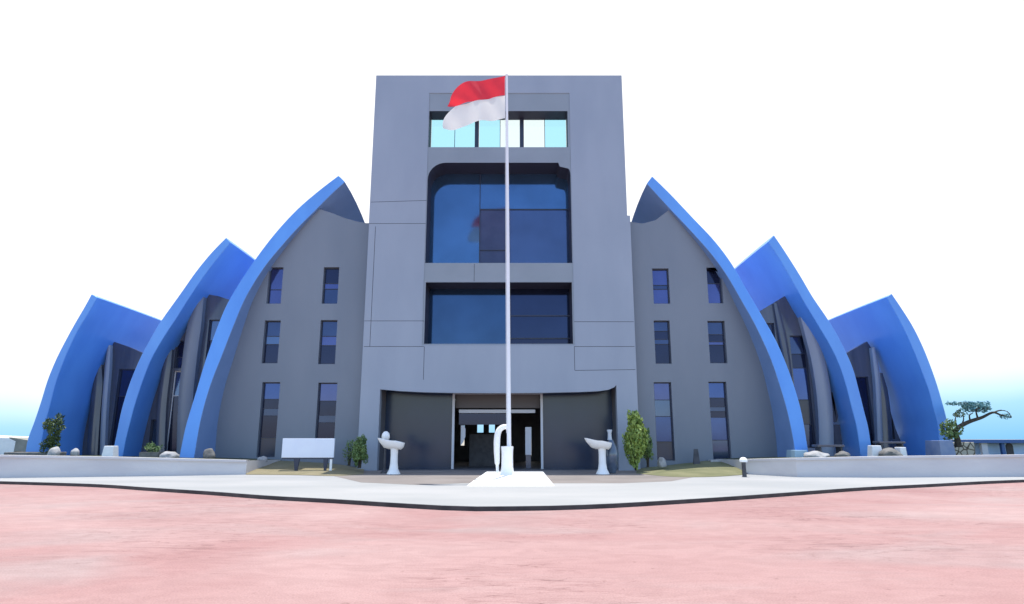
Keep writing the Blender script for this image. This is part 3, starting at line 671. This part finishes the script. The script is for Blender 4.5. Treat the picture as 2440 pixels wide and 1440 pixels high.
# ------------------------------------------------------------------ sign board, wash basins, lamp, urn, bollard
Ys = 29.0; x0, x1, z0, z1 = rect(672, 1045, 796, 1091, Ys)
sg = thing('sign_board', ((x0 + x1) / 2, Ys, .2), 'blank white rectangular sign board on two short dark legs', 'sign board')
MB().box(x0, x1, Ys, Ys + .12, z0, z1).build('panel', white_s, sg, bevel=.012)
MB().box(x0 + .02, x1 - .02, Ys + .02, Ys + .1, z0 - .06, z0 - .003).build('bottom_rail', frame_d, sg)
for u, wd in ((706, .13), (775, .10)):
    x = PX(u, 1100, Ys); MB().prism([(x - wd, z0 - .06), (x + wd, z0 - .06), (x + wd * .35, .1), (x - wd * .35, .1)], [], Ys + .02, Ys + .1).build('leg', frame_d, sg)
x = PX(788, 1100, Ys); MB().box(x - .05, x + .05, Ys + .03, Ys + .1, .1, z0 - .062).build('leg', white_m, sg)

def basin(u, label, fl_):
    Yb_ = 28.5; x = PX(u, 1122, Yb_); h = 1.5
    o = thing('wash_basin', (x, Yb_, GZ), label, 'wash basin', 'white pedestal basins by the entrance')
    MB().lathe((x, Yb_, GZ + .004), [(.30, 0), (.28, .05), (.20, .2), (.165, .45), (.155, .8), (.165, 1.0), (.19, 1.1)], 24).build('pedestal', white_m, o, smooth=50)
    # bowl: shallow scoop drawn out to one side
    vs = []; seg = 28; prof = [(.17, 1.06, 0), (.30, 1.13, .06), (.42, 1.24, .12), (.47, 1.38, .14), (.475, 1.42, .14), (.43, 1.42, .13), (.36, 1.32, .1), (.15, 1.26, .05)]
    fs = []
    for r, z, sh in prof:
        for k in range(seg):
            a = 2 * math.pi * k / seg
            ex = 1 + .55 * max(0, math.cos(a) * fl_) ** 3
            vs.append((x + r * math.cos(a) * ex + sh * fl_ * .2, Yb_ + r * .8 * math.sin(a), GZ + z - .10 * max(0, math.cos(a) * -fl_) * (r > .2) + .12 * max(0, math.cos(a) * fl_) ** 3 * (r > .35)))
    for i in range(len(prof) - 1):
        for k in range(seg): fs.append((i * seg + k, i * seg + (k + 1) % seg, (i + 1) * seg + (k + 1) % seg, (i + 1) * seg + k))
    fs += [tuple(reversed(range(seg))), tuple((len(prof) - 1) * seg + k for k in range(seg))]
    MB().add(vs, fs).build('bowl', white_m, o, smooth=50)
    return o
basin(938, 'white pedestal wash basin beside the white globe lamp', -1)
basin(1436, 'white pedestal wash basin beside the dark glazed urn', -1)
YL = 29.4; x = PX(916, 1117, YL)
lp = thing('garden_lamp', (x, YL, GZ), 'dark lamp post with a white globe beside the left wash basin', 'lamp')
MB().lathe((x, YL, GZ + .004), [(.16, 0), (.16, .05), (.07, .12), (.055, .6), (.05, PZ(1052, YL) - GZ)], 14).build('post', stone_d, lp, smooth=40)
MB().lathe((x, YL, PZ(1052, YL)), [(.05, 0), (.13, .04), (.19, .14), (.2, .24), (.16, .36), (.09, .43), (.02, .45)], 18, sx=.95).build('globe', white_m, lp, smooth=60)
YU = 29.0; x = PX(1458, 1120, YU)
ur = thing('urn', (x, YU, GZ), 'tall dark blue glazed urn with slim pale neck beside the right basin', 'urn')
MB().lathe((x, YU, GZ + .004), [(.15, 0), (.19, .05), (.25, .3), (.31, .65), (.32, .85), (.27, 1.1), (.17, 1.32), (.11, 1.45)], 24).build('body', urn_m, ur, smooth=60)
MB().lathe((x - .05, YU, GZ + 1.452), [(.11, 0), (.09, .12), (.085, .3), (.12, .42), (.11, .45), (.02, .45)], 18).build('neck', mat('urn_neck', (.45, .48, .52), .3), ur, smooth=60)
YBo = 26.4
x = PX(1773, 1120, YBo); z = GZ + .05
bo = thing('bollard_light', (x, YBo, z), 'small bollard light with white dome at the right wall end', 'bollard light')
MB().lathe((x, YBo, z), [(.09, -.1), (.085, .05), (.08, PZ(1100, YBo) - z)], 14).build('post', stone_d, bo, smooth=40)
MB().lathe((x, YBo, PZ(1100, YBo)), [(.155, -.02), (.16, .03), (.14, .10), (.09, .15), (.02, .17)], 18).build('dome', white_m, bo, smooth=60)

# ------------------------------------------------------------------ stones and low planters on the terraces
def rock(u, vb, Y, w_, h, m, label, seed, name='stone', d=None):
    rnd = random.Random(seed); bm = bmesh.new(); bmesh.ops.create_icosphere(bm, subdivisions=3, radius=1)
    x = PX(u, vb, Y); z = PZ(vb, Y)
    for v in bm.verts:
        k = 1 + .28 * noise.noise(v.co * 1.3 + Vector((seed * 3.1, 0, 0))) + .1 * noise.noise(v.co * 3.5 + Vector((0, seed, 0)))
        v.co = Vector((v.co.x * w_ / 2 * k, v.co.y * (d or w_) / 2 * k, max(-.35, v.co.z) * h * .74 * k))
        v.co.z += h * .26
    mb = MB(); mb.add([(x + v.co.x, Y + v.co.y, z + v.co.z) for v in bm.verts], [tuple(v.index for v in f.verts) for f in bm.faces]); bm.free()
    return tag(mb.build(name, m, smooth=50), label, 'stone')
rock(625, 1101, 30.5, .5, .26, stone_w, 'white stone under the first wing window near the sign', 1)
rock(1578, 1112, 30.4, .4, .42, stone_w, 'upright pale stone at the foot of the right wing window', 2)
rock(404, 1092, 28.2, .75, .3, stone_w, 'low pale stone between the two left shell feet', 3)
rock(497, 1092, 28.6, .5, .42, stone_g, 'pointed grey stone at the tallest left shell foot', 4)
rock(178, 1086, 29.5, .34, .32, stone_w, 'small pale stone under the lowest left shell', 5)
rock(128, 1088, 29.0, .45, .4, stone_w, 'pale pointed stone right of the small dark tree', 6)
rock(1945, 1095, 28.4, 1.0, .36, stone_w, 'long pale boulder under the middle right shell', 9)
rock(2008, 1093, 28.2, .6, .3, stone_g, 'grey boulder beside the low dark bench', 10)
rock(2122, 1090, 29.5, .9, .4, stone_g, 'rough brown boulder below the raised dark planter', 12)
def block(u0, v0, u1, v1, Y, m, label, name='planter', cat='planter', d=.5, taper=.06):
    x0, x1, z0, z1 = rect(u0, v0, u1, v1, Y); mb = MB(); z0 -= .1
    mb.add([(x0, Y, z0), (x1, Y, z0), (x1, Y + d, z0), (x0, Y + d, z0), (x0 + taper, Y + taper, z1), (x1 - taper, Y + taper, z1), (x1 - taper, Y + d - taper, z1), (x0 + taper, Y + d - taper, z1)],
           [(0, 1, 5, 4), (1, 2, 6, 5), (2, 3, 7, 6), (3, 0, 4, 7), (4, 5, 6, 7), (3, 2, 1, 0)])
    return tag(mb.build(name, m, bevel=.02), label, cat)
block(241, 1063, 270, 1092, 29.8, white_m, 'white block planter between the lowest and middle left shells')
block(2078, 1062, 2106, 1090, 29.8, white_m, 'white block planter between the middle and lowest right shells')
block(2146, 1066, 2162, 1090, 29.6, white_m, 'narrow white block planter beside the brown boulder', taper=.02)
block(1652, 1070, 1668, 1104, 31.2, stone_d, 'upright dark stone slab against the right wing wall', 'stone_slab', 'slab', d=.15)
block(1694, 1096, 1736, 1103, 31.6, stone_w, 'low pale step under the right wing blue window', 'step', 'step', d=.5, taper=.02)
block(1893, 1073, 1929, 1096, 29.6, mat('foot_glaze', (.35, .5, .6), .3), 'pale blue block at the tallest right shell foot', 'footing', 'footing', d=1.0)
block(2240, 1050, 2278, 1092, 31.0, mat('planter_slate', (.17, .23, .38), .5, c2=(.22, .27, .4), scale=3), 'slate blue square planter under the leaning tree', d=1.2)
# low dark benches
def bench(u0, u1, vt, vb, Y, label):
    x0, x1, z0, z1 = rect(u0, vt, u1, vb, Y); o = thing('bench', ((x0 + x1) / 2, Y, z0), label, 'bench')
    MB().box(x0, x1, Y, Y + .6, z1 - .1, z1).build('seat', fin_m, o, bevel=.015)
    for x in (x0 + .1, x1 - .16): MB().box(x, x + .08, Y + .05, Y + .5, z0 - .2, z1 - .101).build('leg', stone_d, o)
bench(1950, 2014, 1060, 1094, 29.0, 'low grey bench on dark legs under the middle right shell')
bench(2098, 2160, 1052, 1092, 30.4, 'low grey bench in front of the lowest right shell')
# low hedge and footing at left
x0, x1, z0, z1 = rect(332, 1062, 378, 1094, 29.6)
hd = thing('planter_box', ((x0 + x1) / 2, 29.6, z0), 'green planted box between the left shell feet', 'planter')
MB().box(x0, x1, 29.6, 30.1, z0 - .2, z0 + .3).build('box', stone_g, hd)
leaves(((x0 + x1) / 2, 29.85, z0 + .45), ((x1 - x0) * .62, .4, .36), 500, .05, leaf_m, 'foliage', hd, 21)

# ------------------------------------------------------------------ trees
YQ = 30.0; x = PX(118, 1086, YQ); z = PZ(1090, YQ)
t_ = thing('clipped_tree', (x, YQ, z), 'small dark green clipped tree at the lowest left shell foot', 'tree')
MB().tube([(x, YQ, z - .1), (x + .02, YQ, z + .4), (x, YQ, z + .9)], [.10, .08, .05], 8).build('trunk', bark_m, t_)
cz = PZ(1024, YQ)
leaves((x + .04, YQ, cz), (.5, .5, .9), 1300, .065, leafd_m, 'crown', t_, 31)
leaves((x - .02, YQ, z + .5), (.5, .5, .55), 600, .06, leafd_m, 'skirt', t_, 33)
YR = 31.5
def Q(u, v, dy=0): return P(u, v, YR + dy)
lt = thing('leaning_tree', tuple(Q(2262, 1056)), 'bare leaning tree with one long dark branch at the right edge', 'tree')
tr = MB()
tr.tube(resample([Q(2284, 1066), Q(2280, 1042), Q(2272, 1030), Q(2264, 1018)], 10), [.16 - .008 * i for i in range(10)], 8)
tr.tube(resample([Q(2274, 1032), Q(2285, 1018), Q(2310, 1005), Q(2340, 995), Q(2366, 983), Q(2384, 989), Q(2410, 995)], 24), [.12 - .004 * i for i in range(24)], 8)
tr.build('trunk', bark_m, lt, smooth=60)
br = MB(); rnd = random.Random(5)
for pts in ([(2290, 1015), (2296, 1000), (2294, 985)], [(2282, 1020), (2276, 1002), (2280, 988)], [(2268, 1022), (2258, 1010), (2256, 1000)], [(2276, 1034), (2256, 1030), (2246, 1018)], [(2312, 1004), (2310, 990), (2318, 985)], [(2330, 998), (2326, 978), (2338, 972), (2358, 974)],
            [(2326, 978), (2312, 964), (2292, 960), (2272, 958)], [(2366, 984), (2384, 978), (2402, 982), (2408, 993)], [(2280, 1036), (2290, 1030), (2297, 1020)], [(2278, 1040), (2262, 1042), (2250, 1036)]):
    br.tube(resample([Q(u, v, rnd.uniform(-.3, .3)) for u, v in pts], 10), [.045 - .003 * i for i in range(10)], 6)
br.build('branch', bark_m, lt)
c0 = Q(2264, 1024); leaves((c0.x, YR, c0.z), (.62, .5, .75), 460, .09, leaf_m, 'foliage', lt, 41)
c0 = Q(2288, 986); leaves((c0.x, YR, c0.z), (.35, .35, .28), 130, .06, leafd_m, 'foliage', lt, 43)
c0 = Q(2284, 962); leaves((c0.x, YR, c0.z), (.9, .3, .12), 160, .08, leaft_m, 'foliage', lt, 49)
c0 = Q(2328, 969); leaves((c0.x, YR, c0.z), (.95, .4, .34), 640, .09, leaft_m, 'foliage', lt, 45)
c0 = Q(2396, 992); leaves((c0.x, YR, c0.z), (.42, .2, .14), 110, .06, leaft_m, 'foliage', lt, 47)

# ------------------------------------------------------------------ far buildings
Yp = 44.0
def RB(u0, v0, u1, v1, Y): return rect(u0, v0, u1, v1, Y)
x0 = PX(2292, 1060, Yp); x1 = PX(2700, 1060, Yp); zr = PZ(1048, Yp)
pv = thing('pavilion', ((x0 + x1) / 2, Yp, .8), 'low pale blue pavilion with flat dark blue roof at the right edge', 'pavilion')
MB().box(x0 - .6, x1, Yp - .8, Yp + 6, zr - .22, zr).build('roof', pavr_m, pv)
MB().box(x0 + .9, x1, Yp, Yp + 5, 0, zr - .221).build('wall', pav_m, pv)
for u in (2327, 2334, 2374): x = PX(u, 1060, Yp); MB().box(x - .1, x + .1, Yp - .6, Yp - .4, 0, zr - .221).build('column', frame_w if u != 2374 else pavr_m, pv)
xd_ = PX(2405, 1068, Yp - .01)
MB().prism([(xd_ - .23, .3), (xd_ + .23, .3), (xd_ + .23, 1.15), (xd_ + .1, 1.32), (xd_ + .08, 1.5), (xd_ - .08, 1.5), (xd_ - .1, 1.32), (xd_ - .23, 1.15)], [], Yp - .06, Yp - .004).build('doorway', stone_d, pv)
x0, x1, z0, z1 = rect(2277, 1054, 2324, 1094, 38)
tag(MB().box(x0, x1, 38, 38.5, z0 - .3, z1).build('rubble_wall', rub_m, bevel=.03), 'short rubble stone wall right of the slate planter', 'wall')
Yh = 42.0
hs = thing('outbuilding', (PX(-10, 1060, Yh), Yh, .8), 'low white outbuilding with grey sloping roof at the left edge', 'outbuilding')
a = PX(-260, 1060, Yh); c_ = PX(34, 1060, Yh); d_ = PX(72, 1060, Yh)
MB().prism([(a, 0), (c_, 0), (c_ + .05, PZ(1052, Yh)), (PX(20, 1042, Yh), PZ(1044, Yh)), (a, PZ(1034, Yh))], [], Yh, Yh + 6).build('wall', white_m, hs)
MB().prism([(PX(20, 1040, Yh), PZ(1042, Yh)), (d_ + .5, PZ(1053, Yh)), (d_ + .5, PZ(1076, Yh)), (c_ - .2, PZ(1076, Yh)), (c_ + .1, PZ(1056, Yh))], [], Yh + .01, Yh + 5.5).build('roof', shed_m, hs)
x0, x1, z0, z1 = rect(8, 1078, 122, 1090, 31.5)
tag(MB().box(x0, x1, 31.5, 32.6, z0 - .2, z1).build('footing', stone_g, bevel=.03), 'low dark footing slab under the lowest left shell', 'footing')
